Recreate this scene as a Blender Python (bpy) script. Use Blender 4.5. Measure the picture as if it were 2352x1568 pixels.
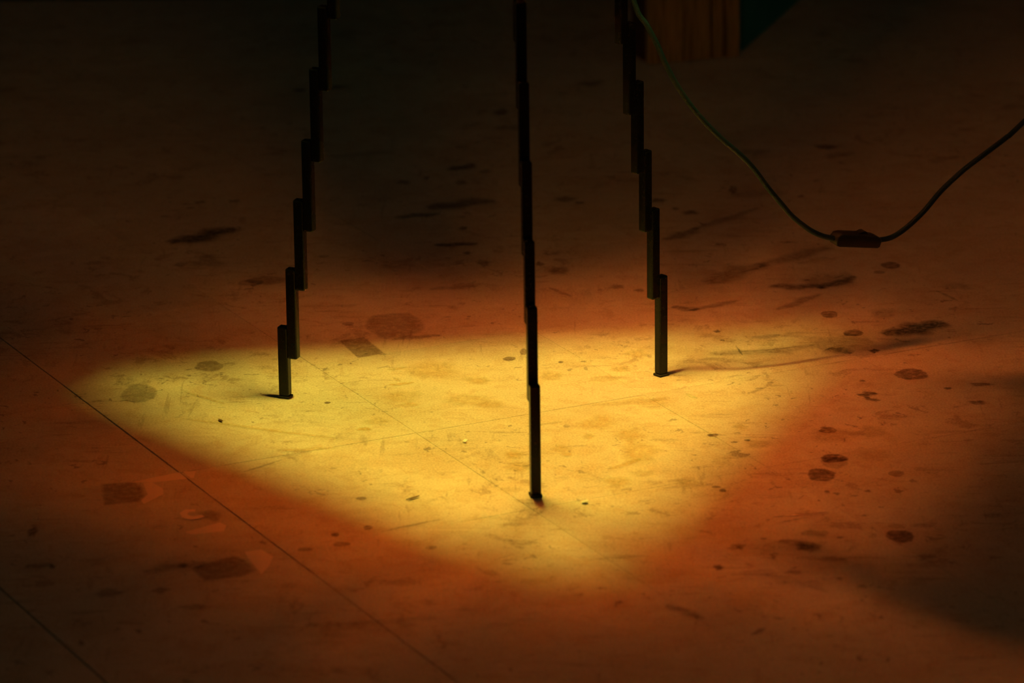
import bpy, bmesh, math, random
from mathutils import Vector, Matrix, noise as mnoise

# ------------------------------------------------------------------ scene, camera, light
scene = bpy.context.scene
for o in list(bpy.data.objects):
    bpy.data.objects.remove(o, do_unlink=True)
COL = scene.collection

PITCH, ROLL = math.radians(17.5), math.radians(-0.65)
CAM_LOC = Vector((0.02284, -5.17542, 1.73138))
fwd = Vector((0, math.cos(PITCH), -math.sin(PITCH)))
up0 = Vector((0, math.sin(PITCH), math.cos(PITCH)))
rt0 = Vector((1, 0, 0))
cr, sr = math.cos(ROLL), math.sin(ROLL)
rt = rt0 * cr + up0 * sr
up = rt0 * -sr + up0 * cr
cam_data = bpy.data.cameras.new('camera')
cam_data.sensor_width = 36.0
cam_data.lens = 10500 / 2352 * 36.0
cam_data.clip_end = 60
cam_data.dof.use_dof = True
cam_data.dof.focus_distance = 5.60
cam_data.dof.aperture_fstop = 5.6
cam = bpy.data.objects.new('camera', cam_data)
M = Matrix((rt, up, -fwd)).transposed().to_4x4()
M.translation = CAM_LOC
cam.matrix_world = M
COL.objects.link(cam)
scene.camera = cam

world = bpy.data.worlds.new('dim_room_air')
scene.world = world
world.use_nodes = True
WB = world.node_tree.nodes['Background']
WB.inputs['Color'].default_value = (0.65, 1.0, 0.56, 1)
WB.inputs['Strength'].default_value = 0.0140

BULB_Z = 1.50
BULB_STRENGTH = 1950.0
BULB_COLOR = (1.12, 0.96, 0.120)
GLOW_STRENGTH = 1250.0  # emission added inside the shade for the orange spill on the floor
GLOW_REACH = 0.085
GLOW_COLOR = (0.88, 0.130, 0.004)
GLOW_COLOR_RIGHT = (0.92, 0.185, 0.030)
GLOW_COLOR_FRONT = (0.88, 0.29, 0.040)

vs = scene.view_settings
vs.view_transform = 'Standard'
vs.look = 'None'
vs.exposure = 0.0
vs.gamma = 1.0
vs.use_curve_mapping = False

# ------------------------------------------------------------------ helpers
def link(o, parent=None):
    COL.objects.link(o)
    if parent is not None:
        o.parent = parent
    return o

def mesh_obj(name, bm, mat, parent=None, smooth=False):
    me = bpy.data.meshes.new(name)
    bm.normal_update()
    bm.to_mesh(me)
    bm.free()
    if mat is not None:
        me.materials.append(mat)
    if smooth:
        for p in me.polygons:
            p.use_smooth = True
    return link(bpy.data.objects.new(name, me), parent)

def empty(name, loc=(0, 0, 0), parent=None):
    o = bpy.data.objects.new(name, None)
    o.empty_display_size = 0.05
    o.location = loc
    return link(o, parent)

def tag(o, label=None, cat=None, group=None, kind=None):
    if label: o['label'] = label
    if cat: o['category'] = cat
    if group: o['group'] = group
    if kind: o['kind'] = kind
    return o

def box_bm(sx, sy, sz, bevel=0.0, seg=2, z0=0.0):
    """box centred in x and y, from z0 to z0+sz"""
    bm = bmesh.new()
    bmesh.ops.create_cube(bm, size=1.0)
    for v in bm.verts:
        v.co = Vector((v.co.x * sx, v.co.y * sy, (v.co.z + 0.5) * sz + z0))
    if bevel > 0:
        bmesh.ops.bevel(bm, geom=list(bm.edges), offset=bevel, segments=seg, profile=0.5, affect='EDGES')
    return bm

def poly_prism_bm(pts, z0, z1):
    bm = bmesh.new()
    a = [bm.verts.new((x, y, z0)) for x, y in pts]
    b = [bm.verts.new((x, y, z1)) for x, y in pts]
    n = len(pts)
    bm.faces.new(a[::-1]); bm.faces.new(b)
    for i in range(n):
        bm.faces.new((a[i], a[(i + 1) % n], b[(i + 1) % n], b[i]))
    return bm

def lathe_bm(profile, n=20):
    bm = bmesh.new()
    rings = []
    for r, z in profile:
        if r < 1e-6:
            rings.append([bm.verts.new((0, 0, z))])
        else:
            rings.append([bm.verts.new((r * math.cos(2 * math.pi * i / n), r * math.sin(2 * math.pi * i / n), z)) for i in range(n)])
    for A, B in zip(rings, rings[1:]):
        for i in range(n):
            j = (i + 1) % n
            if len(A) == 1 and len(B) == 1: continue
            if len(A) == 1: bm.faces.new((A[0], B[j], B[i]))
            elif len(B) == 1: bm.faces.new((A[i], A[j], B[0]))
            else: bm.faces.new((A[i], A[j], B[j], B[i]))
    bmesh.ops.recalc_face_normals(bm, faces=bm.faces)
    return bm

def catmull(pts, sub=6):
    P = [Vector(p) for p in pts]
    P = [P[0] * 2 - P[1]] + P + [P[-1] * 2 - P[-2]]
    out = []
    for i in range(1, len(P) - 2):
        for k in range(sub):
            t = k / sub
            a, b, c, d = P[i - 1], P[i], P[i + 1], P[i + 2]
            out.append(0.5 * ((2 * b) + (c - a) * t + (2 * a - 5 * b + 4 * c - d) * t * t + (3 * b - a - 3 * c + d) * t ** 3))
    out.append(P[-2].copy())
    return out

def tube_bm(path, r, n=10):
    bm = bmesh.new()
    uvl = bm.loops.layers.uv.new('UVMap')
    rings, lens = [], [0.0]
    up_ = Vector((0, 1, 0))
    for i, p in enumerate(path):
        t = (path[min(i + 1, len(path) - 1)] - path[max(i - 1, 0)]).normalized()
        s = t.cross(up_)
        if s.length < 1e-4: s = t.cross(Vector((1, 0, 0)))
        s.normalize(); u = s.cross(t)
        up_ = u * -1 if u.dot(up_) < 0 else u
        u = up_
        s = t.cross(u).normalized()
        rings.append([bm.verts.new(p + (s * math.cos(2 * math.pi * k / n) + u * math.sin(2 * math.pi * k / n)) * r) for k in range(n)])
        if i: lens.append(lens[-1] + (p - path[i - 1]).length)
    for i in range(len(rings) - 1):
        for k in range(n):
            j = (k + 1) % n
            f = bm.faces.new((rings[i][k], rings[i][j], rings[i + 1][j], rings[i + 1][k]))
            for l, uv in zip(f.loops, ((lens[i], k / n), (lens[i], (k + 1) / n), (lens[i + 1], (k + 1) / n), (lens[i + 1], k / n))):
                l[uvl].uv = uv
    bm.faces.new(rings[0]); bm.faces.new(rings[-1][::-1])
    bmesh.ops.recalc_face_normals(bm, faces=bm.faces)
    return bm

# ------------------------------------------------------------------ materials
class NT:
    def __init__(self, name):
        self.m = bpy.data.materials.new(name)
        self.m.use_nodes = True
        self.t = self.m.node_tree
        self.t.nodes.clear()
        self.out = self.t.nodes.new('ShaderNodeOutputMaterial')
    def n(self, typ, **kw):
        nd = self.t.nodes.new(typ)
        for k, v in kw.items(): setattr(nd, k, v)
        return nd
    def l(self, a, b): self.t.links.new(a, b)
    def set(self, sock, v):
        if hasattr(v, 'is_linked') or isinstance(v, bpy.types.NodeSocket): self.l(v, sock)
        else: sock.default_value = v
    def math(self, op, a, b=0.0, clamp=False):
        nd = self.n('ShaderNodeMath', operation=op, use_clamp=clamp)
        self.set(nd.inputs[0], a); self.set(nd.inputs[1], b)
        return nd.outputs[0]
    def mix(self, fac, a, b, blend='MIX'):
        nd = self.n('ShaderNodeMix', data_type='RGBA', blend_type=blend)
        self.set(nd.inputs[0], fac); self.set(nd.inputs[6], a); self.set(nd.inputs[7], b)
        return nd.outputs[2]
    def noise(self, vec, scale, detail=3.0, rough=0.5, dist=0.0):
        nd = self.n('ShaderNodeTexNoise')
        self.l(vec, nd.inputs['Vector'])
        nd.inputs['Scale'].default_value = scale
        nd.inputs['Detail'].default_value = detail
        nd.inputs['Roughness'].default_value = rough
        nd.inputs['Distortion'].default_value = dist
        return nd.outputs[0]
    def ramp(self, fac, a, b, lo=0.0, hi=1.0):
        nd = self.n('ShaderNodeMapRange', interpolation_type='SMOOTHSTEP')
        self.set(nd.inputs[0], fac)
        nd.inputs[1].default_value = a; nd.inputs[2].default_value = b
        nd.inputs[3].default_value = lo; nd.inputs[4].default_value = hi
        return nd.outputs[0]
    def mapping(self, vec, rot=(0, 0, 0), scale=(1, 1, 1), loc=(0, 0, 0)):
        nd = self.n('ShaderNodeMapping')
        self.l(vec, nd.inputs[0])
        nd.inputs['Location'].default_value = loc
        nd.inputs['Rotation'].default_value = rot
        nd.inputs['Scale'].default_value = scale
        return nd.outputs[0]
    def principled(self, color, rough=0.5, metal=0.0, spec=0.5, normal=None):
        b = self.n('ShaderNodeBsdfPrincipled')
        self.set(b.inputs['Base Color'], color)
        self.set(b.inputs['Roughness'], rough)
        b.inputs['Metallic'].default_value = metal
        b.inputs['Specular IOR Level'].default_value = spec
        if normal is not None: self.l(normal, b.inputs['Normal'])
        self.l(b.outputs[0], self.out.inputs[0])
        return b
    def bump(self, h, strength=0.2, dist=0.001):
        b = self.n('ShaderNodeBump')
        b.inputs['Strength'].default_value = strength
        b.inputs['Distance'].default_value = dist
        self.l(h, b.inputs['Height'])
        return b.outputs[0]

TILE_ANGLE = math.radians(26.3)

def tile_material():
    k = NT('worn_vinyl_tile')
    pos = k.n('ShaderNodeNewGeometry').outputs['Position']
    rnd = k.n('ShaderNodeObjectInfo').outputs['Random']
    # tile to tile difference
    base = k.mix(rnd, (0.52, 0.47, 0.39, 1), (0.60, 0.545, 0.46, 1))
    # broad worn zones, some of them rosier
    broad = k.ramp(k.noise(pos, 2.6, 4.0, 0.6, 0.3), 0.42, 0.58)
    base = k.mix(k.math('MULTIPLY', broad, 0.40), base, (0.39, 0.33, 0.275, 1))
    rosy = k.ramp(k.noise(k.mapping(pos, loc=(3.1, 7.7, 0)), 1.3, 2.0), 0.50, 0.62)
    base = k.mix(k.math('MULTIPLY', rosy, 0.30), base, (0.52, 0.42, 0.46, 1))
    # cloudy grime of a few centimetres
    cloud = k.ramp(k.noise(k.mapping(pos, loc=(1, 6, 2)), 11.0, 6.0, 0.68, 0.5), 0.46, 0.60)
    base = k.mix(k.math('MULTIPLY', cloud, 0.38), base, (0.40, 0.28, 0.165, 1))
    # blotches of 1 to 3 cm
    blot = k.ramp(k.noise(pos, 34.0, 5.0, 0.65, 0.8), 0.535, 0.61)
    base = k.mix(k.math('MULTIPLY', blot, 0.34), base, (0.36, 0.23, 0.12, 1))
    area = k.ramp(k.noise(k.mapping(pos, loc=(11, 5, 2)), 3.2, 3.0, 0.6), 0.44, 0.60)
    blot2 = k.ramp(k.noise(k.mapping(pos, loc=(11, 5, 2)), 20.0, 6.0, 0.7, 0.6), 0.54, 0.62)
    base = k.mix(k.math('MULTIPLY', k.math('MULTIPLY', blot2, area), 0.70), base, (0.22, 0.15, 0.095, 1))
    # pale scuffed film
    pale = k.ramp(k.noise(k.mapping(pos, loc=(-4, 9, 1)), 16.0, 6.0, 0.7, 0.4), 0.54, 0.64)
    base = k.mix(k.math('MULTIPLY', pale, 0.32), base, (0.68, 0.62, 0.52, 1))
    # dragged streaks along and across the tile courses
    s1 = k.noise(k.mapping(pos, rot=(0, 0, -TILE_ANGLE), scale=(11, 70, 1)), 1.0, 5.0, 0.65, 0.5)
    s1 = k.math('MULTIPLY', k.ramp(s1, 0.56, 0.66), k.ramp(k.noise(pos, 5.0, 2.0), 0.46, 0.58))
    base = k.mix(k.math('MULTIPLY', s1, 0.55), base, (0.18, 0.125, 0.08, 1))
    s2 = k.noise(k.mapping(pos, rot=(0, 0, 0.5), scale=(80, 9, 1)), 1.0, 4.0, 0.65, 0.6)
    s2 = k.math('MULTIPLY', k.ramp(s2, 0.585, 0.68), k.ramp(k.noise(k.mapping(pos, loc=(2, 2, 0)), 6.0, 2.0), 0.48, 0.60))
    base = k.mix(k.math('MULTIPLY', s2, 0.45), base, (0.20, 0.14, 0.09, 1))
    # thin pale scratches
    s3 = k.noise(k.mapping(pos, rot=(0, 0, -0.2), scale=(7, 150, 1), loc=(5, 5, 0)), 1.0, 2.0, 0.5, 0.4)
    s3 = k.math('MULTIPLY', k.ramp(s3, 0.64, 0.70), k.ramp(k.noise(k.mapping(pos, loc=(9, 3, 0)), 7.0, 2.0), 0.52, 0.60))
    base = k.mix(k.math('MULTIPLY', s3, 0.4), base, (0.75, 0.68, 0.58, 1))
    # small dark specks
    sp = k.ramp(k.noise(k.mapping(pos, loc=(8, 1, 3)), 58.0, 3.0, 0.55, 0.9), 0.635, 0.69)
    sp = k.math('MULTIPLY', sp, k.ramp(k.noise(pos, 4.0, 2.0), 0.42, 0.56))
    base = k.mix(k.math('MULTIPLY', sp, 0.8), base, (0.10, 0.07, 0.05, 1))
    fine = k.noise(pos, 380.0, 3.0, 0.65)
    base = k.mix(0.24, base, k.mix(k.ramp(fine, 0.38, 0.62), (0.28, 0.22, 0.16, 1), (0.80, 0.74, 0.63, 1)))
    h = k.math('ADD', k.math('MULTIPLY', k.noise(pos, 60.0, 4.0), 0.6), k.math('MULTIPLY', fine, 0.15))
    rough = k.math('ADD', k.math('MULTIPLY', broad, 0.15), 0.55)
    k.principled(base, rough, spec=0.25, normal=k.bump(h, 0.12, 0.001))
    return k.m

def stain_material():
    k = NT('floor_stain_film')
    pos = k.n('ShaderNodeNewGeometry').outputs['Position']
    col = k.n('ShaderNodeAttribute', attribute_type='OBJECT', attribute_name='stain_color').outputs['Color']
    al = k.n('ShaderNodeAttribute', attribute_type='OBJECT', attribute_name='stain_alpha').outputs['Fac']
    fade = k.n('ShaderNodeAttribute', attribute_type='GEOMETRY', attribute_name='fade').outputs['Fac']
    nz = k.ramp(k.noise(pos, 120.0, 4.0, 0.6), 0.30, 0.62, 0.55, 1.0)
    fac = k.math('MULTIPLY', k.math('MULTIPLY', al, fade), nz, True)
    b = k.n('ShaderNodeBsdfPrincipled')
    k.l(col, b.inputs['Base Color'])
    b.inputs['Roughness'].default_value = 0.6
    b.inputs['Specular IOR Level'].default_value = 0.2
    tr = k.n('ShaderNodeBsdfTransparent')
    mx = k.n('ShaderNodeMixShader')
    k.l(fac, mx.inputs[0]); k.l(tr.outputs[0], mx.inputs[1]); k.l(b.outputs[0], mx.inputs[2])
    k.l(mx.outputs[0], k.out.inputs[0])
    return k.m

def black_metal():
    k = NT('black_painted_metal')
    pos = k.n('ShaderNodeTexCoord').outputs['Object']
    nz = k.noise(pos, 260.0, 3.0)
    col = k.mix(nz, (0.003, 0.0035, 0.003, 1), (0.006, 0.007, 0.006, 1))
    k.principled(col, k.math('ADD', k.math('MULTIPLY', nz, 0.12), 0.20), spec=0.22, normal=k.bump(nz, 0.06, 0.0005))
    return k.m

def plain(name, c1, c2, rough=0.5, scale=30.0, spec=0.4, stretch=(1, 1, 1)):
    k = NT(name)
    pos = k.n('ShaderNodeTexCoord').outputs['Object']
    nz = k.noise(k.mapping(pos, scale=stretch), scale, 5.0, 0.6, 0.4)
    k.principled(k.mix(k.ramp(nz, 0.3, 0.7), (*c1, 1), (*c2, 1)), rough, spec=spec, normal=k.bump(nz, 0.15, 0.001))
    return k.m

def emitter(name, color, strength):
    k = NT(name)
    e = k.n('ShaderNodeEmission')
    e.inputs[0].default_value = (*color, 1)
    e.inputs[1].default_value = strength
    k.l(e.outputs[0], k.out.inputs[0])
    return k.m

def added_glow_material(color, peak, low_glow):
    # glow added inside the shade as emission, painted to peak level with the bulb
    k = NT('added_amber_glow')
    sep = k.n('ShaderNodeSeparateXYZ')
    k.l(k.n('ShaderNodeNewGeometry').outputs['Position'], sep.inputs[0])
    dz = k.math('DIVIDE', k.math('SUBTRACT', sep.outputs[2], BULB_Z), GLOW_REACH)
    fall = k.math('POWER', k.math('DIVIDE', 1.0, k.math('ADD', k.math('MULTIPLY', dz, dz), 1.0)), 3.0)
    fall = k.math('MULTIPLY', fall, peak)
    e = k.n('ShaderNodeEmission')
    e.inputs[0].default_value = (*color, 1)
    k.l(k.math('MULTIPLY', k.math('ADD', fall, low_glow), GLOW_STRENGTH), e.inputs[1])
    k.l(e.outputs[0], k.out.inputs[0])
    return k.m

def cord_material():
    k = NT('teal_braided_cord')
    uv = k.n('ShaderNodeTexCoord').outputs['UV']
    w1 = k.n('ShaderNodeTexWave', wave_type='BANDS', bands_direction='DIAGONAL')
    k.l(k.mapping(uv, scale=(320, 6, 1)), w1.inputs[0]); w1.inputs['Scale'].default_value = 1.0
    w2 = k.n('ShaderNodeTexWave', wave_type='BANDS', bands_direction='DIAGONAL')
    k.l(k.mapping(uv, scale=(-320, 6, 1)), w2.inputs[0]); w2.inputs['Scale'].default_value = 1.0
    h = k.math('MAXIMUM', w1.outputs['Fac'], w2.outputs['Fac'])
    col = k.mix(h, (0.002, 0.013, 0.022, 1), (0.005, 0.026, 0.045, 1))
    k.principled(col, 0.40, spec=0.32, normal=k.bump(h, 0.6, 0.0006))
    return k.m

M_TILE = tile_material()
M_STAIN = stain_material()
M_BLACK = black_metal()
M_SLAB = plain('dark_floor_adhesive', (0.03, 0.024, 0.018), (0.05, 0.04, 0.03), 0.8)
M_PAD = plain('black_felt_pad', (0.008, 0.008, 0.007), (0.016, 0.015, 0.013), 0.8, 200)
M_BULB = emitter('glowing_bulb_glass', BULB_COLOR, BULB_STRENGTH)
M_GLOW = added_glow_material(GLOW_COLOR_RIGHT, 1.0, 0.003)  # added glow differs from panel to panel to shape the floor light
M_GLOW_DIM = added_glow_material(GLOW_COLOR, 0.24, 0.002)
M_GLOW_CORNER = added_glow_material(GLOW_COLOR, 1.2, 0.003)
M_GLOW_BACK = added_glow_material(GLOW_COLOR, 0.78, 0.003)
M_GLOW_FRONT = added_glow_material(GLOW_COLOR_FRONT, 0.5, 0.17)  # added glow kept strong low down to brighten the floor behind the lamp
M_SHADE = plain('dark_shade_card', (0.02, 0.015, 0.01), (0.035, 0.025, 0.018), 0.7)
M_CORD = cord_material()
M_SWITCH = plain('black_switch_plastic', (0.006, 0.007, 0.006), (0.014, 0.015, 0.013), 0.38, 80)
M_WOOD = plain('orange_brown_wood', (0.26, 0.165, 0.055), (0.56, 0.37, 0.13), 0.6, 9.0, 0.3, (14, 14, 1.2))
M_WALL = plain('dark_green_wall_paint', (0.035, 0.05, 0.04), (0.05, 0.07, 0.055), 0.8, 6)
M_TEAL = plain('teal_wall_paint', (0.03, 0.26, 0.23), (0.04, 0.33, 0.29), 0.75, 8)
M_PAPER = plain('white_paper_scrap', (0.75, 0.75, 0.70), (0.85, 0.85, 0.80), 0.3, 60, 0.6)
M_SPLINTER = plain('brown_splinter', (0.10, 0.055, 0.025), (0.22, 0.12, 0.05), 0.6, 90)

# ------------------------------------------------------------------ setting: floor of square tiles
floor = mesh_obj('floor', box_bm(9.0, 9.5, 0.1, 0, z0=-0.104), M_SLAB)
floor.location = (0, -1.6, 0)
tag(floor, 'worn stained floor of square vinyl tiles laid diagonally', kind='structure')
U_LINES = [-2.555, -2.249, -1.943, -1.637, -1.331, -1.026, -0.720, -0.403, -0.100, 0.205, 0.511, 0.816, 1.121, 1.426, 1.731, 2.036, 2.341]
V_LINES = [-2.133, -1.828, -1.524, -1.219, -0.911, -0.606, -0.300, 0.005, 0.303, 0.608, 0.913, 1.218, 1.523, 1.828, 2.133, 2.438]
GAPU = {-0.720: 0.0022, -0.403: 0.0017, -0.100: 0.0004}
GAPV = {0.005: 0.0009, 0.303: 0.0005}
ca, sa = math.cos(TILE_ANGLE), math.sin(TILE_ANGLE)
rng = random.Random(4)
for i in range(len(U_LINES) - 1):
    for j in range(len(V_LINES) - 1):
        u0, u1, v0, v1 = U_LINES[i], U_LINES[i + 1], V_LINES[j], V_LINES[j + 1]
        g = 0.0002
        du0, du1 = GAPU.get(u0, g) / 2, GAPU.get(u1, g) / 2
        dv0, dv1 = GAPV.get(v0, g) / 2, GAPV.get(v1, g) / 2
        uc, vc = (u0 + u1) / 2, (v0 + v1) / 2
        x, y = uc * ca - vc * sa, uc * sa + vc * ca
        if abs(x) > 1.75 or y < -1.75 or y > 2.45: continue
        bm = box_bm(u1 - u0 - du0 - du1, v1 - v0 - dv0 - dv1, 0.004, 0, z0=-0.004)
        top = [e for e in bm.edges if all(v.co.z > -0.001 for v in e.verts)]
        bmesh.ops.bevel(bm, geom=top, offset=0.00035, segments=1, affect='EDGES')
        t = mesh_obj('tile', bm, M_TILE, floor)
        t.location = (x + (du0 - du1) / 2 * ca, y + (du0 - du1) / 2 * sa + 1.6, rng.uniform(-0.0003, 0.0))
        t.rotation_euler = (0, 0, TILE_ANGLE)

SPOTS = [
(0.5124,0.1623,0.0202,0.0208,0.55,'b'), (0.3952,-0.1509,0.0151,0.0155,0.60,'b'), (0.3942,-0.1648,0.0156,0.0201,0.25,'b'), (0.3756,-0.2087,0.0155,0.0213,0.55,'b'),
(0.4296,0.4154,0.0108,0.0141,0.55,'b'), (0.4542,0.3343,0.0126,0.0138,0.55,'b'), (0.4500,-0.4180,0.0154,0.0197,0.60,'b'), (0.3957,-0.0479,0.0103,0.0113,0.50,'b'),
(0.3998,-0.0641,0.0267,0.0240,0.25,'o'), (0.4465,-0.0577,0.0190,0.0225,0.22,'o'), (0.4628,-0.2072,0.0085,0.0114,0.40,'b'), (0.4441,-0.1401,0.0202,0.0203,0.15,'o'),
(0.0856,0.6240,0.0132,0.0181,0.50,'g'), (0.1005,0.9720,0.0134,0.0146,0.50,'g'), (0.1184,0.9534,0.0061,0.0078,0.50,'g'), (0.0611,0.6553,0.0058,0.0081,0.65,'g'),
(0.0130,1.4567,0.0098,0.0193,0.60,'g'), (-0.0142,0.6624,0.0087,0.0153,0.50,'g'), (-0.0348,0.7105,0.0058,0.0062,0.50,'g'), (-0.3836,0.6812,0.0227,0.0246,0.35,'g'),
(-0.4179,0.6724,0.0076,0.0102,0.40,'g'), (-0.3009,0.5932,0.0259,0.0199,0.35,'b'), (-0.1273,0.3879,0.0361,0.0523,0.35,'b'), (-0.3535,0.2258,0.0179,0.0212,0.40,'b'),
(-0.4320,0.1195,0.0213,0.0341,0.30,'b'), (-0.3205,0.5840,0.0172,0.0139,0.30,'b'), (-0.0722,0.1978,0.0296,0.0298,0.22,'o'), (-0.0183,0.1558,0.0144,0.0138,0.30,'o'),
(-0.0338,0.0830,0.0264,0.0202,0.25,'o'), (-0.0048,0.0618,0.0158,0.0134,0.25,'o'), (0.1234,-0.0122,0.0202,0.0245,0.28,'o'), (0.1610,-0.0589,0.0164,0.0192,0.25,'o'),
(0.1699,-0.1195,0.0224,0.0393,0.28,'o'), (0.1418,-0.2265,0.0155,0.0151,0.28,'o'), (0.1711,-0.1971,0.0125,0.0122,0.20,'o'), (0.0234,-0.1270,0.0117,0.0141,0.30,'o'),
(0.0282,-0.1706,0.0151,0.0170,0.22,'o'), (0.1780,0.2576,0.0141,0.0161,0.30,'o'), (0.0700,0.1682,0.0144,0.0156,0.25,'o'), (0.1562,0.1929,0.0091,0.0096,0.30,'o'),
(0.0795,-0.1069,0.0097,0.0110,0.25,'o'), (0.0854,-0.1276,0.0066,0.0070,0.30,'o'), (0.1120,-0.0635,0.0077,0.0072,0.30,'o'), (-0.1105,0.0959,0.0211,0.0203,0.22,'o'),
(-0.1031,0.0637,0.0116,0.0084,0.25,'o'), (-0.1400,0.0037,0.0135,0.0131,0.22,'o'), (-0.1543,-0.0235,0.0078,0.0057,0.50,'o'), (0.0193,0.2439,0.0076,0.0080,0.50,'b'),
(0.0374,0.2718,0.0044,0.0126,0.40,'b'), (0.0831,0.2273,0.0032,0.0035,0.50,'b'), (-0.2013,0.0773,0.0042,0.0042,0.50,'b'), (0.0179,-0.2478,0.0149,0.0105,0.15,'o'),
(0.1366,0.1588,0.0160,0.0104,0.20,'o'), (0.1919,0.0547,0.0183,0.0150,0.20,'o'), (0.2659,-0.1572,0.0126,0.0232,0.15,'o'), (0.3096,-0.0960,0.0153,0.0158,0.25,'o'),
(0.2925,-0.0312,0.0077,0.0097,0.30,'o'), (0.2224,-0.2323,0.0149,0.0151,0.20,'o'), (0.4804,1.2359,0.0132,0.0133,0.60,'g'), (0.5253,0.6307,0.0127,0.0151,0.55,'b'),
(0.5084,0.5992,0.0074,0.0080,0.40,'b'), (0.4756,0.2572,0.0060,0.0072,0.70,'g'), (0.5523,0.1040,0.0042,0.0051,0.70,'g'), (0.5822,0.0489,0.0089,0.0075,0.60,'g'),
(0.5920,0.1197,0.0122,0.0068,0.50,'g'), (0.4502,0.1386,0.0037,0.0043,0.60,'g'), (0.2831,0.3463,0.0041,0.0055,0.70,'g'), (0.2880,0.3095,0.0027,0.0036,0.60,'g'),
(0.2585,-0.0623,0.0067,0.0048,0.65,'b'), (0.2443,-0.5123,0.0047,0.0075,0.70,'g'), (0.2824,-0.0887,0.0041,0.0032,0.60,'b'), (0.2981,-0.0829,0.0036,0.0032,0.60,'b'),
(0.2290,0.9599,0.0103,0.0100,0.60,'g'), (0.2516,0.9168,0.0048,0.0066,0.60,'g'), (0.2707,0.8962,0.0090,0.0099,0.60,'g'), (0.3358,1.0095,0.0055,0.0181,0.60,'g'),
(0.3053,0.7384,0.0076,0.0063,0.50,'g'), (0.1625,0.5453,0.0080,0.0079,0.50,'g'), (0.1905,0.5285,0.0062,0.0068,0.45,'g'), (-0.2961,1.6021,0.0113,0.0094,0.60,'g'),
(-0.2402,1.6210,0.0200,0.0094,0.50,'g'), (0.1501,1.6247,0.0200,0.0162,0.50,'g'), (-0.0461,1.0646,0.0092,0.0138,0.40,'g'), (-0.0958,1.0898,0.0050,0.0081,0.60,'g'),
(-0.1294,1.0681,0.0105,0.0115,0.45,'g'), (-0.0123,1.1212,0.0081,0.0105,0.40,'g'), (-0.0415,0.8309,0.0048,0.0075,0.60,'g'), (-0.2273,0.7017,0.0070,0.0072,0.40,'g'),
(-0.1858,0.3958,0.0072,0.0084,0.40,'b'), (-0.4105,0.9755,0.0079,0.0079,0.50,'g'), (-0.3622,0.9824,0.0079,0.0079,0.50,'g'), (-0.1404,-0.3699,0.0049,0.0072,0.50,'b'),
(-0.1504,-0.2719,0.0059,0.0059,0.40,'b'), (-0.2082,-0.4383,0.0086,0.0063,0.35,'b'), (-0.1761,-0.3915,0.0044,0.0064,0.60,'b'), (-0.1679,-0.4228,0.0096,0.0077,0.40,'b'),
(-0.0690,-0.4373,0.0062,0.0063,0.40,'b'), (-0.5145,-0.3717,0.0054,0.0143,0.60,'g'), (-0.4822,-0.4846,0.0038,0.0055,0.50,'g'), (-0.3580,-0.5601,0.0080,0.0093,0.45,'g'),
(-0.4137,-0.5676,0.0141,0.0133,0.35,'g'), (-0.3196,-0.6113,0.0149,0.0091,0.40,'g'), (-0.3394,-0.4865,0.0048,0.0062,0.40,'g'), (0.3795,-0.2676,0.0030,0.0045,0.60,'g'),
(0.3900,-0.2740,0.0035,0.0037,0.60,'g'), (0.4252,-0.2662,0.0035,0.0045,0.50,'g'), (0.4613,-0.2675,0.0049,0.0052,0.50,'g'), (0.4791,-0.2335,0.0040,0.0053,0.40,'g'),
(0.2610,-0.2591,0.0040,0.0060,0.50,'b'), (0.2541,-0.2469,0.0050,0.0037,0.50,'b'), (0.2714,-0.4444,0.0053,0.0084,0.35,'g'), (0.2991,-0.4214,0.0034,0.0035,0.50,'g'),
(0.3834,-0.4200,0.0043,0.0042,0.50,'g'), (0.3451,-0.4538,0.0105,0.0125,0.40,'g'), (0.2664,-0.4484,0.0072,0.0083,0.35,'g'), (0.3713,-0.4892,0.0142,0.0096,0.35,'g'),
(0.3261,-0.5286,0.0094,0.0081,0.35,'g'), (0.3484,-0.4399,0.0120,0.0070,0.40,'g'), (0.3741,-0.5503,0.0047,0.0047,0.40,'g'), (0.3958,-0.5737,0.0051,0.0066,0.40,'g'),
(0.4738,-0.4857,0.0095,0.0123,0.30,'g'), (0.4781,-0.3849,0.0145,0.0071,0.30,'g'), (0.5588,-0.3545,0.0121,0.0072,0.30,'g'), (0.4488,-0.3867,0.0097,0.0071,0.30,'g'),
(0.3382,0.1341,0.0037,0.0043,0.40,'g'), (0.4993,0.4165,0.0167,0.0207,0.30,'g'), (0.6048,0.5279,0.0170,0.0137,0.30,'g'), ]
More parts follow.
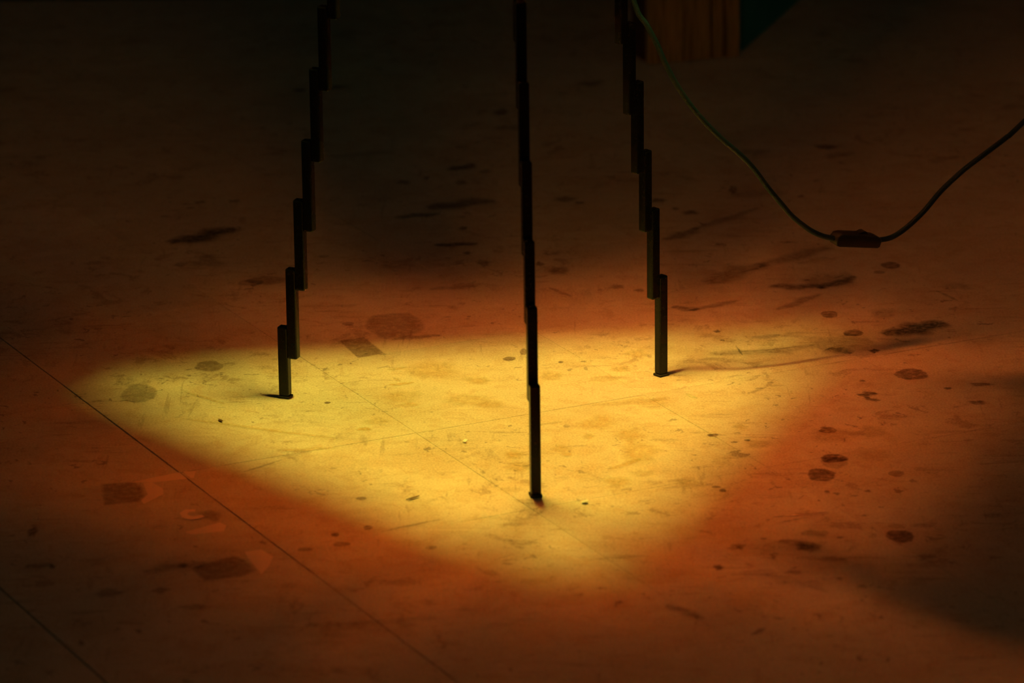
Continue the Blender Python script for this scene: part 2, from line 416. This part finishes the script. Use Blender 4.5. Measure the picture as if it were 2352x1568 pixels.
STREAKS = [
(-0.4395,0.7769,-0.3545,0.8415,0.0403,0.70,'g'), (-0.0791,0.7476,-0.0233,0.7558,0.0172,0.60,'g'), (-0.0621,1.1304,-0.0280,1.1619,0.0229,0.60,'g'), (-0.0905,0.9354,0.0002,0.9673,0.0364,0.50,'g'),
(-0.1349,0.8889,-0.0751,0.9039,0.0180,0.45,'g'), (0.4921,0.3273,0.5740,0.3686,0.0414,0.75,'t'), (0.2329,0.7623,0.2763,0.8157,0.0244,0.45,'g'), (0.2763,0.8157,0.3647,0.9121,0.0185,0.35,'g'),
(0.2772,0.5645,0.3613,0.6373,0.0444,0.40,'g'), (0.3555,0.6375,0.4478,0.7201,0.0300,0.40,'g'), (0.3618,0.5453,0.4293,0.5348,0.0242,0.60,'g'), (0.4234,0.5311,0.4754,0.5805,0.0179,0.50,'g'),
(0.3667,0.4368,0.4216,0.5039,0.0162,0.40,'g'), (0.2304,0.4573,0.2606,0.4409,0.0173,0.55,'g'), (0.2576,0.4353,0.3130,0.4810,0.0162,0.40,'g'), (0.4082,0.5593,0.4727,0.5826,0.0530,0.30,'g'),
(0.2746,0.2558,0.4010,0.2798,0.0260,0.30,'b'), (0.4060,0.2724,0.4737,0.3024,0.0633,0.30,'g'), (0.4196,0.2719,0.4451,0.2494,0.0202,0.50,'g'), (0.3032,0.2853,0.3095,0.2491,0.0025,0.40,'g'),
(0.4407,0.0827,0.4625,0.0920,0.0176,0.65,'g'), (0.4478,0.0723,0.4652,0.0599,0.0100,0.60,'g'), (0.1185,0.0540,0.2086,0.0793,0.0175,0.25,'o'), (0.0393,-0.0222,0.0809,-0.0074,0.0085,0.20,'o'),
(0.1339,-0.1805,0.1702,-0.1461,0.0089,0.35,'o'), (-0.1288,0.3288,-0.0685,0.3449,0.0153,0.40,'b'), (-0.1274,0.1426,-0.0983,0.1518,0.0090,0.45,'o'), (-0.1227,0.1718,-0.1155,0.1577,0.0050,0.40,'o'),
(-0.1315,0.2035,-0.1101,0.2115,0.0073,0.30,'o'), (-0.0822,0.5450,-0.0254,0.5566,0.0163,0.30,'g'), (-0.3813,-0.4988,-0.3160,-0.4804,0.0233,0.30,'g'), (-0.5111,-0.4809,-0.4825,-0.4818,0.0139,0.30,'g'),
(-0.1987,-0.6757,-0.0615,-0.6544,0.0134,0.20,'g'), (-0.0295,-0.6167,-0.0063,-0.6304,0.0553,0.12,'g'), (0.1836,-0.6235,0.2235,-0.6635,0.0154,0.40,'g'), (0.2951,-0.5343,0.3572,-0.5897,0.0188,0.20,'g'),
(0.3410,-0.4059,0.3703,-0.4012,0.0207,0.40,'g'), (0.3155,-0.4290,0.3570,-0.4541,0.0234,0.35,'g'), (0.3319,0.9803,0.4061,0.9998,0.0370,0.20,'g'), (-0.2362,1.2138,-0.1484,1.2341,0.0247,0.20,'g'),
(0.3557,1.2074,0.3943,1.2227,0.0292,0.30,'g'), (0.0097,1.3753,0.0354,1.3491,0.0298,0.30,'g'), (0.4790,1.1710,0.5192,1.2052,0.0215,0.25,'g'), (-0.2523,-0.1000,-0.1861,-0.0944,0.0097,0.30,'o'),
(-0.3670,0.0168,-0.1926,-0.0544,0.0085,0.30,'o'), (-0.3767,0.1260,-0.3261,0.0768,0.0047,0.35,'o'), (-0.1255,-0.3847,-0.0604,-0.3481,0.0045,0.40,'b'), (-0.2891,-0.1766,-0.2481,-0.1362,0.0044,0.35,'b'),
(0.3094,0.0925,0.3319,0.1172,0.0061,0.30,'b'), (0.3264,0.3117,0.3603,0.3287,0.0149,0.35,'g'), (0.0743,0.5448,0.0993,0.5048,0.0059,0.50,'l'), (0.3152,-0.3506,0.3746,-0.3381,0.0061,0.45,'l'),
(0.3215,-0.3681,0.3540,-0.3548,0.0061,0.30,'l'), (0.5751,0.5135,0.5992,0.4699,0.0069,0.35,'y'), (0.4022,0.6458,0.4444,0.6706,0.0161,0.30,'y'), (0.2329,0.0953,0.2454,0.0779,0.0042,0.50,'y'),
]
CORD = [(0.1744, 0.1304, 0.4738), (0.1874, 0.1323, 0.4514), (0.1991, 0.1348, 0.4282), (0.2093, 0.1375, 0.4039), (0.2225, 0.1414, 0.377), (0.2395, 0.1472, 0.3495), (0.2597, 0.1551, 0.3229), (0.2807, 0.1641, 0.2996), (0.3013, 0.1737, 0.2793), (0.3187, 0.1823, 0.2587), (0.3363, 0.1915, 0.2323), (0.3557, 0.2021, 0.206), (0.3685, 0.2094, 0.1894), (0.3886, 0.2212, 0.1702), (0.4049, 0.2312, 0.159), (0.4207, 0.2411, 0.1523), (0.4502, 0.2602, 0.1431), (0.4794, 0.28, 0.1381), (0.4972, 0.2925, 0.1379), (0.5155, 0.3057, 0.1454), (0.5391, 0.3231, 0.1617), (0.5621, 0.3407, 0.1831), (0.5906, 0.3628, 0.2026), (0.6189, 0.3852, 0.2172), (0.6503, 0.4107, 0.2327), (0.6747, 0.43, 0.2483)]

STAIN_COL = {'b': (0.085, 0.035, 0.018), 'g': (0.030, 0.028, 0.020), 'o': (0.60, 0.38, 0.085),
             't': (0.012, 0.040, 0.045), 'l': (0.78, 0.62, 0.50), 'w': (0.74, 0.60, 0.48), 'y': (0.72, 0.66, 0.42)}
stain_count = 0
def stain_obj(name, rings, center, kind, alpha):
    """rings: list of (list of xy points, fade) from inside out, around a centre"""
    global stain_count
    z = 0.0002 + 0.00002 * (stain_count % 45); stain_count += 1
    bm = bmesh.new()
    lay = bm.verts.layers.float.new('fade')
    cv = bm.verts.new((0, 0, 0)); cv[lay] = rings[0][1]
    prev = None
    for pts, fd in rings:
        cur = []
        for (x, y) in pts:
            v = bm.verts.new((x - center[0], y - center[1], 0)); v[lay] = fd
            cur.append(v)
        n = len(cur)
        for a in range(n):
            b = (a + 1) % n
            if prev is None: bm.faces.new((cv, cur[a], cur[b]))
            else: bm.faces.new((prev[a], cur[a], cur[b], prev[b]))
        prev = cur
    o = mesh_obj(name, bm, M_STAIN, floor)
    o.location = (center[0], center[1] + 1.6, z)
    o['stain_color'] = [*STAIN_COL[kind], 1.0]
    o['stain_alpha'] = alpha
    return o

def blob(cx, cy, rx, ry, seed, wob, soft, n=22):
    rr = []
    for a in range(n):
        t = 2 * math.pi * a / n
        w = 1 + wob * mnoise.noise(Vector((math.cos(t) * 1.3 + seed, math.sin(t) * 1.3, seed * 0.7))) + wob * 0.5 * mnoise.noise(Vector((math.cos(t) * 4, math.sin(t) * 4 + seed, 3)))
        rr.append((t, w))
    out = []
    for s, fd in ((1 - soft, 1.0), (1.0, 0.75 if soft < 0.2 else 0.5), (1 + soft, 0.0)):
        out.append(([(cx + rx * w * s * math.cos(t), cy + ry * w * s * math.sin(t)) for t, w in rr], fd))
    return out

for i, (x, y, rx, ry, al, kd) in enumerate(SPOTS):
    wob, soft = {'b': (0.22, 0.10), 'o': (0.45, 0.30), 'g': (0.55, 0.30)}[kd]
    a = al * {'b': 1.05, 'g': 0.95, 'o': 1.0}[kd]
    stain_obj('paint_spot', blob(x, y, rx, ry, i * 3.7 + 1.3, wob, soft), (x, y), kd, min(a, 0.9))

for i, (x0, y0, x1, y1, w, al, kd) in enumerate(STREAKS):
    P, Q = Vector((x0, y0)), Vector((x1, y1))
    d = Q - P; L = d.length; d.normalize(); nrm = Vector((-d.y, d.x))
    m = 9; cen = (P + Q) / 2
    inner, mid, outer = [], [], []
    thin = w < 0.012
    for side in (1, -1):
        for s in range(m + 1):
            t = s / m if side == 1 else 1 - s / m
            prof = math.sin(math.pi * (0.06 + 0.88 * t)) ** 0.6
            wv = 1 + 0.6 * mnoise.noise(Vector((t * 5 + i * 2.3, side * 2.0, i * 1.1)))
            off = 0.35 * w * mnoise.noise(Vector((t * 3, i * 5.1, 0.5)))
            base = P + d * (L * t) + nrm * off
            hw = 0.5 * w * prof * max(wv, 0.2)
            inner.append(tuple(base + nrm * side * hw * 0.45))
            mid.append(tuple(base + nrm * side * hw * 0.9))
            ext = base + d * ((t - 0.5) * 0.12 * L)
            outer.append(tuple(ext + nrm * side * hw * 1.45))
    stain_obj('scuff_mark', [(inner, 1.0), (mid, 0.6), (outer, 0.0)], tuple(cen), kd, al)

def patch(name, pts, kind, alpha, soft=0.004):
    cx = sum(p[0] for p in pts) / len(pts); cy = sum(p[1] for p in pts) / len(pts)
    fine = []
    n = len(pts)
    for a in range(n):
        for s in range(4):
            t = s / 4
            fine.append((pts[a][0] * (1 - t) + pts[(a + 1) % n][0] * t, pts[a][1] * (1 - t) + pts[(a + 1) % n][1] * t))
    def grow(k):
        r = []
        for (x, y) in fine:
            v = Vector((x - cx, y - cy)); L = v.length
            v *= (L + k) / L
            r.append((cx + v.x, cy + v.y))
        return r
    if kind == 'w':
        return stain_obj(name, [(fine, 1.0)], (cx, cy), kind, alpha)
    return stain_obj(name, [(grow(-soft), 1.0), (fine, 0.6), (grow(soft), 0.0)], (cx, cy), kind, alpha)

patch('tape_residue', [(-0.1946, 0.3259), (-0.1695, 0.2545), (-0.1374, 0.273), (-0.1643, 0.3394)], 'b', 0.42, 0.0015)
patch('tape_residue', [(-0.4499, -0.2122), (-0.4137, -0.2074), (-0.4038, -0.2259), (-0.3986, -0.256), (-0.4037, -0.2737), (-0.4415, -0.2842)], 'g', 0.42, 0.003)
patch('tape_residue', [(-0.3294, -0.4936), (-0.2863, -0.4566), (-0.2738, -0.468), (-0.2587, -0.5027), (-0.2733, -0.5212), (-0.3128, -0.5334)], 'g', 0.45, 0.003)
patch('tape_residue', [(-0.3334, -0.3143), (-0.3192, -0.306), (-0.3087, -0.318), (-0.3096, -0.3441), (-0.325, -0.332)], 'g', 0.38, 0.004)
patch('worn_patch', [(-0.4177, -0.2072), (-0.3640, -0.1735), (-0.3530, -0.1970), (-0.3926, -0.2081)], 'w', 3.0)
patch('worn_patch', [(-0.3600, -0.1710), (-0.3449, -0.1700), (-0.3459, -0.1945), (-0.3495, -0.1950)], 'w', 3.0)
patch('worn_patch', [(-0.4030, -0.2100), (-0.3928, -0.2085), (-0.3790, -0.2300), (-0.3772, -0.2493), (-0.3971, -0.2828), (-0.4010, -0.2700), (-0.3950, -0.2500)], 'w', 3.0)
patch('worn_patch', [(-0.3441, -0.3774), (-0.307, -0.3471), (-0.2991, -0.3574), (-0.3005, -0.376), (-0.3362, -0.3862)], 'w', 3.0)
patch('worn_patch', [(-0.2742, -0.4438), (-0.2562, -0.4367), (-0.2420, -0.4600), (-0.2450, -0.4900), (-0.2523, -0.5165), (-0.2560, -0.5028), (-0.2690, -0.4650)], 'w', 3.0)
# the pale loop mark near the dark tape marks
LO = [(-0.3364, -0.3054), (-0.3430, -0.3045), (-0.3488, -0.305), (-0.3539, -0.3165), (-0.3505, -0.3312), (-0.3416, -0.3401), (-0.3330, -0.3370), (-0.3252, -0.3291)]
LI = [(-0.3375, -0.3127), (-0.3410, -0.3130), (-0.3438, -0.3139), (-0.3454, -0.3197), (-0.3440, -0.3240), (-0.342, -0.3256), (-0.3365, -0.3273), (-0.329, -0.3232)]
bm = bmesh.new(); lay = bm.verts.layers.float.new('fade')
for a in range(len(LO) - 1):
    q = [bm.verts.new((p[0] + 0.339, p[1] + 0.322, 0)) for p in (LO[a], LO[a + 1], LI[a + 1], LI[a])]
    for v in q: v[lay] = 1.0
    bm.faces.new(q)
bmesh.ops.remove_doubles(bm, verts=bm.verts, dist=1e-5)
bmesh.ops.recalc_face_normals(bm, faces=bm.faces)
lp = mesh_obj('loop_mark', bm, M_STAIN, floor)
lp.location = (-0.339, -0.322 + 1.6, 0.0012)
lp['stain_color'] = [0.84, 0.68, 0.54, 1.0]; lp['stain_alpha'] = 3.0
lp['label'] = 'pale curved loop mark on the tile'

# ------------------------------------------------------------------ setting: walls at the back
wb = mesh_obj('wall_back', box_bm(7.0, 0.1, 3.0), M_WALL)
wb.location = (0.5, 2.275, 0.0)
tag(wb, 'dark wall at the back of the dim room', kind='structure')
wp = mesh_obj('wall_partition', poly_prism_bm([(0.300, 1.846), (0.392, 1.830), (0.520, 2.225), (0.420, 2.225)], 0.0, 3.0), M_TEAL)
tag(wp, 'short teal partition wall running back behind the wooden post', kind='structure')

# wooden post clad with upright boards
post = empty('wooden_post', (0.3125, 1.760, 0))
post.rotation_euler = (0, 0, math.radians(18.7))
tag(post, 'orange-brown wooden post with upright grooves in the dark background', 'post')
core = mesh_obj('core', box_bm(0.146, 0.070, 2.6), plain('dark_wood_core', (0.05, 0.02, 0.008), (0.09, 0.035, 0.012), 0.8), post)
core.location = (0, 0.049, 0)
for x0, x1, dz in ((-0.0765, -0.018, 0.0), (-0.016, 0.028, 0.002), (0.031, 0.050, 0.0035), (0.053, 0.0765, 0.0)):
    b = mesh_obj('board', box_bm(x1 - x0, 0.014, 2.6, 0.002, 2), M_WOOD, post)
    b.location = ((x0 + x1) / 2, 0.007 + dz, 0)

# ------------------------------------------------------------------ three legged lamp
lamp = empty('floor_lamp', (0, 0, 0))
tag(lamp, 'black three-legged floor lamp with stepped bar legs standing in its light pool', 'lamp')
BAR_L, STEP_R, BAR_T, BAR_W = 0.1132, 0.01262, 0.0129, 0.0118
bar_cache = {}
def bar_mesh(L):
    key = round(L, 4)
    if key not in bar_cache:
        bm = box_bm(BAR_T, BAR_W, L, 0.0021, 3)
        me = bpy.data.meshes.new('bar'); bm.to_mesh(me); bm.free()
        me.materials.append(M_BLACK)
        for p in me.polygons: p.use_smooth = False
        bar_cache[key] = me
    return bar_cache[key]
LEGS = [  # azimuth, foot radius, first tops, first bottoms
    (158.25, 0.2725, [0.0908, 0.1650, 0.2521, 0.3269, 0.4159, 0.4923], [0.0, 0.0512, 0.1389, 0.2136, 0.3011, 0.3893, 0.4775]),
    (-79.95, 0.2725, [0.1333, 0.2217, 0.2954, 0.3839, 0.4728, 0.5625], [0.0, 0.1095, 0.1971, 0.2736, 0.3510, 0.4377, 0.5120]),
    (39.64, 0.2672, [0.1285, 0.2160, 0.2911, 0.3792], [0.0, 0.1014, 0.1894, 0.2645, 0.3403, 0.4293]),
]
for az, r0, tops, bots in LEGS:
    a = math.radians(az)
    leg = empty('leg', (0, 0, 0), lamp)
    leg.rotation_euler = (0, 0, a)
    T, B = list(tops), list(bots)
    k = 0
    while True:
        r = r0 - STEP_R * k
        if r < 0.030: break
        if k >= len(B): B.append(B[k - 1] + (0.0875 if k % 2 else 0.0755))
        if k >= len(T): T.append(B[k] + BAR_L)
        z0 = B[k] + (0.003 if k == 0 else 0.0)
        o = bpy.data.objects.new('bar', bar_mesh(T[k] - z0))
        link(o, leg)
        o.location = (r, 0, z0)
        k += 1
    pad = mesh_obj('foot_pad', box_bm(BAR_T + 0.002, BAR_W + 0.002, 0.003, 0.0006, 1), M_PAD, leg)
    pad.location = (r0, 0, 0)
    leg_top = T[k - 1]

HUB_Z = leg_top - 0.02
hub = mesh_obj('hub', lathe_bm([(0, -0.05), (0.0235, -0.05), (0.0235, 0.03), (0.018, 0.04), (0, 0.04)], 24), M_BLACK, lamp)
hub.location = (0, 0, HUB_Z)
stem = mesh_obj('stem', lathe_bm([(0, 0), (0.006, 0), (0.006, HUB_Z - BULB_Z - 0.10), (0, HUB_Z - BULB_Z - 0.10)], 12), M_BLACK, lamp)
stem.location = (0, 0, BULB_Z + 0.06)
sock = mesh_obj('socket', lathe_bm([(0, 0.040), (0.014, 0.040), (0.015, 0.044), (0.015, 0.072), (0.010, 0.078), (0, 0.078)], 18), M_BLACK, lamp)
sock.location = (0, 0, BULB_Z)
bulb = mesh_obj('bulb', lathe_bm([(0, -0.036), (0.015, -0.033), (0.028, -0.0225), (0.036, -0.006), (0.036, 0.006), (0.029, 0.0215), (0.018, 0.0335), (0.012, 0.042)], 16), M_BULB, lamp, True)
bulb.location = (0, 0, BULB_Z)
SH_Z0, SH_Z1 = 1.00, 1.66
SH_K = (BULB_Z - SH_Z0) / BULB_Z
SH_R, SH_C = 0.283 * SH_K, 0.560 * SH_K     # distance of the wide panels and of the narrow added corner panels
SIDE_W = 2 * (SH_C - SH_R * 0.5) / math.cos(math.radians(30))
CORNER_W = 2 * (SH_R * 2 - SH_C) * math.tan(math.radians(60))
def panel(name, az, dist, off, width, lining=M_GLOW):
    a = math.radians(az)
    pn = mesh_obj(name, box_bm(0.002, width, SH_Z1 - SH_Z0), M_SHADE, lamp)
    pn.location = (math.cos(a) * (dist + 0.0015) - math.sin(a) * off, math.sin(a) * (dist + 0.0015) + math.cos(a) * off, SH_Z0)
    pn.rotation_euler = (0, 0, a)
    ln = mesh_obj('added_glow_sheet', box_bm(0.0008, width - 0.004, SH_Z1 - SH_Z0 - 0.01), lining, pn)  # emitting sheet added on the inner face of the panel
    ln.location = (-0.0016, 0, 0.005)
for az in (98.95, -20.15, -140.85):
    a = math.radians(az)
    panel('shade_panel', az, SH_R, 0.0, SIDE_W, M_GLOW_DIM if -90 < az < 0 else (M_GLOW_BACK if az > 0 else M_GLOW))
    arm = mesh_obj('shade_arm', box_bm(SH_R - 0.02, 0.006, 0.006, 0.001, 1), M_BLACK, lamp)
    arm.location = (math.cos(a) * (SH_R / 2 + 0.01), math.sin(a) * (SH_R / 2 + 0.01), SH_Z1 - 0.012)
    arm.rotation_euler = (0, 0, a)
for az, slot, reach in ((158.25, 0.0, 0.475), (39.64, 0.0010, 0.550), (-79.95, 0.0, 0.552)):  # unseen corner panels added to cut off the tips of the light pool
    SH_C = reach * SH_K
    CORNER_W = 2 * (SH_R * 2 - SH_C) * math.tan(math.radians(60))
    if slot:
        w = (CORNER_W - slot) / 2
        panel('added_corner_panel', az, SH_C, (slot + w) / 2, w, M_GLOW_CORNER)
        panel('added_corner_panel', az, SH_C, -(slot + w) / 2, w, M_GLOW_CORNER)
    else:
        panel('added_corner_panel', az, SH_C, 0.0, CORNER_W, M_GLOW_FRONT if az < 0 else M_GLOW)

# ------------------------------------------------------------------ power cord with inline switch
a3 = math.radians(39.64)
lead = []
for z in (1.60, 1.35, 1.10, 0.90, 0.72, 0.58):
    r = 0.2672 - STEP_R * (z - 0.05) / 0.0815 + 0.018
    lead.append((math.cos(a3) * r + 0.012, math.sin(a3) * r - 0.010, z))
lead[-1] = (0.158, 0.126, 0.545)
tail_ = [(0.86, 0.62, 0.36), (1.10, 0.95, 0.52), (1.40, 1.50, 0.72), (1.62, 1.95, 0.88), (1.70, 2.19, 0.95)]
path = catmull(lead + [p for p in CORD] + tail_, 6)
cord = mesh_obj('power_cord', tube_bm(path, 0.0034, 12), M_CORD, None, True)
tag(cord, 'dark teal braided cord sagging from the lamp leg down to its inline switch', 'cord')
# switch body follows the cord between these points
sA, sB = Vector(CORD[15]), Vector(CORD[17])
sd = (sB - sA); sl = sd.length
def switch_bm():
    bm = bmesh.new()
    outline = []
    L, Hh = sl, 0.0175
    pts = [(-0.5 * L, -0.20), (-0.47 * L, -0.42), (-0.40 * L, -0.50), (0.44 * L, -0.50), (0.49 * L, -0.40), (0.50 * L, 0.05), (0.47 * L, 0.28), (0.36 * L, 0.42), (0.1 * L, 0.50), (-0.36 * L, 0.50), (-0.46 * L, 0.40), (-0.5 * L, 0.15)]
    f0 = [bm.verts.new((x, -0.0085, z * Hh)) for x, z in pts]
    f1 = [bm.verts.new((x, 0.0085, z * Hh)) for x, z in pts]
    bm.faces.new(f0); bm.faces.new(f1[::-1])
    for i in range(len(pts)):
        j = (i + 1) % len(pts)
        bm.faces.new((f0[j], f0[i], f1[i], f1[j]))
    bmesh.ops.recalc_face_normals(bm, faces=bm.faces)
    big = [e for e in bm.edges if all(abs(f.normal.y) > 0.9 for f in e.link_faces[:1]) or any(abs(f.normal.y) > 0.9 for f in e.link_faces)]
    bmesh.ops.bevel(bm, geom=big, offset=0.0022, segments=3, profile=0.5, affect='EDGES')
    return bm
sw = mesh_obj('inline_switch', switch_bm(), M_SWITCH, cord, True)
xa = sd.normalized(); ya = Vector((0, 1, 0)); za = xa.cross(ya).normalized(); ya = za.cross(xa)
SM = Matrix((xa, ya, za)).transposed().to_4x4(); SM.translation = (sA + sB) / 2
sw.matrix_world = SM
sw['label'] = 'black oblong inline switch at the lowest point of the cord'
rk = bmesh.new()
pr = [(-0.010, 0), (-0.004, 0.0016), (0.000, 0.0036), (0.0035, 0.0042), (0.0065, 0.0030), (0.008, 0)]
A = [rk.verts.new((x, -0.0045, z)) for x, z in pr]; Bv = [rk.verts.new((x, 0.0045, z)) for x, z in pr]
rk.faces.new(A); rk.faces.new(Bv[::-1])
for i in range(len(pr)):
    j = (i + 1) % len(pr)
    rk.faces.new((A[j], A[i], Bv[i], Bv[j]))
bmesh.ops.recalc_face_normals(rk, faces=rk.faces)
rocker = mesh_obj('rocker', rk, M_SWITCH, sw)
rocker.location = (0.005, 0, 0.0080)
pl = mesh_obj('plug', box_bm(0.03, 0.035, 0.028, 0.004, 2), M_SWITCH, cord)
pl.location = (1.70, 2.205, 0.936)

# ------------------------------------------------------------------ small litter on the floor
def scrap(loc, pts, rz, label):
    bm = poly_prism_bm(pts, 0.0, 0.0006)
    for v in bm.verts:
        if v.co.x > 0.002: v.co.z += 0.0018
    o = mesh_obj('paper_scrap', bm, M_PAPER)
    o.location = (*loc, 0.0012); o.rotation_euler = (0, 0, rz)
    tag(o, label, 'scrap')
scrap((0.1031, -0.2953), [(-0.004, -0.003), (0.003, -0.004), (0.0042, 0.002), (0.0, 0.004), (-0.0035, 0.002)], 0.3, 'tiny white paper scrap beside the foot of the front lamp leg')
scrap((-0.0339, -0.0776), [(-0.003, -0.002), (0.002, -0.003), (0.003, 0.0015), (-0.001, 0.003)], 1.1, 'tiny white paper scrap in the middle of the light pool')
def splinter(p, q, w, label):
    P, Q = Vector(p), Vector(q); d = Q - P; L = d.length
    bm = poly_prism_bm([(-L / 2, 0), (-L * 0.2, -w / 2), (L * 0.25, -w * 0.45), (L / 2, -w * 0.1), (L / 2, w * 0.25), (0, w / 2)], 0.0, 0.0007)
    for v in bm.verts: v.co.z += 0.0009 * (v.co.x / L + 0.5) ** 2
    o = mesh_obj('splinter', bm, M_SPLINTER)
    o.location = ((P.x + Q.x) / 2, (P.y + Q.y) / 2, 0.0012); o.rotation_euler = (0, 0, math.atan2(d.y, d.x))
    tag(o, label, 'splinter')
splinter((-0.0998, -0.281), (-0.0845, -0.2705), 0.0032, 'curled brown splinter on the near edge of the light pool')
splinter((-0.3295, 0.0171), (-0.3241, 0.0054), 0.0035, 'short dark splinter in front of the left lamp leg')
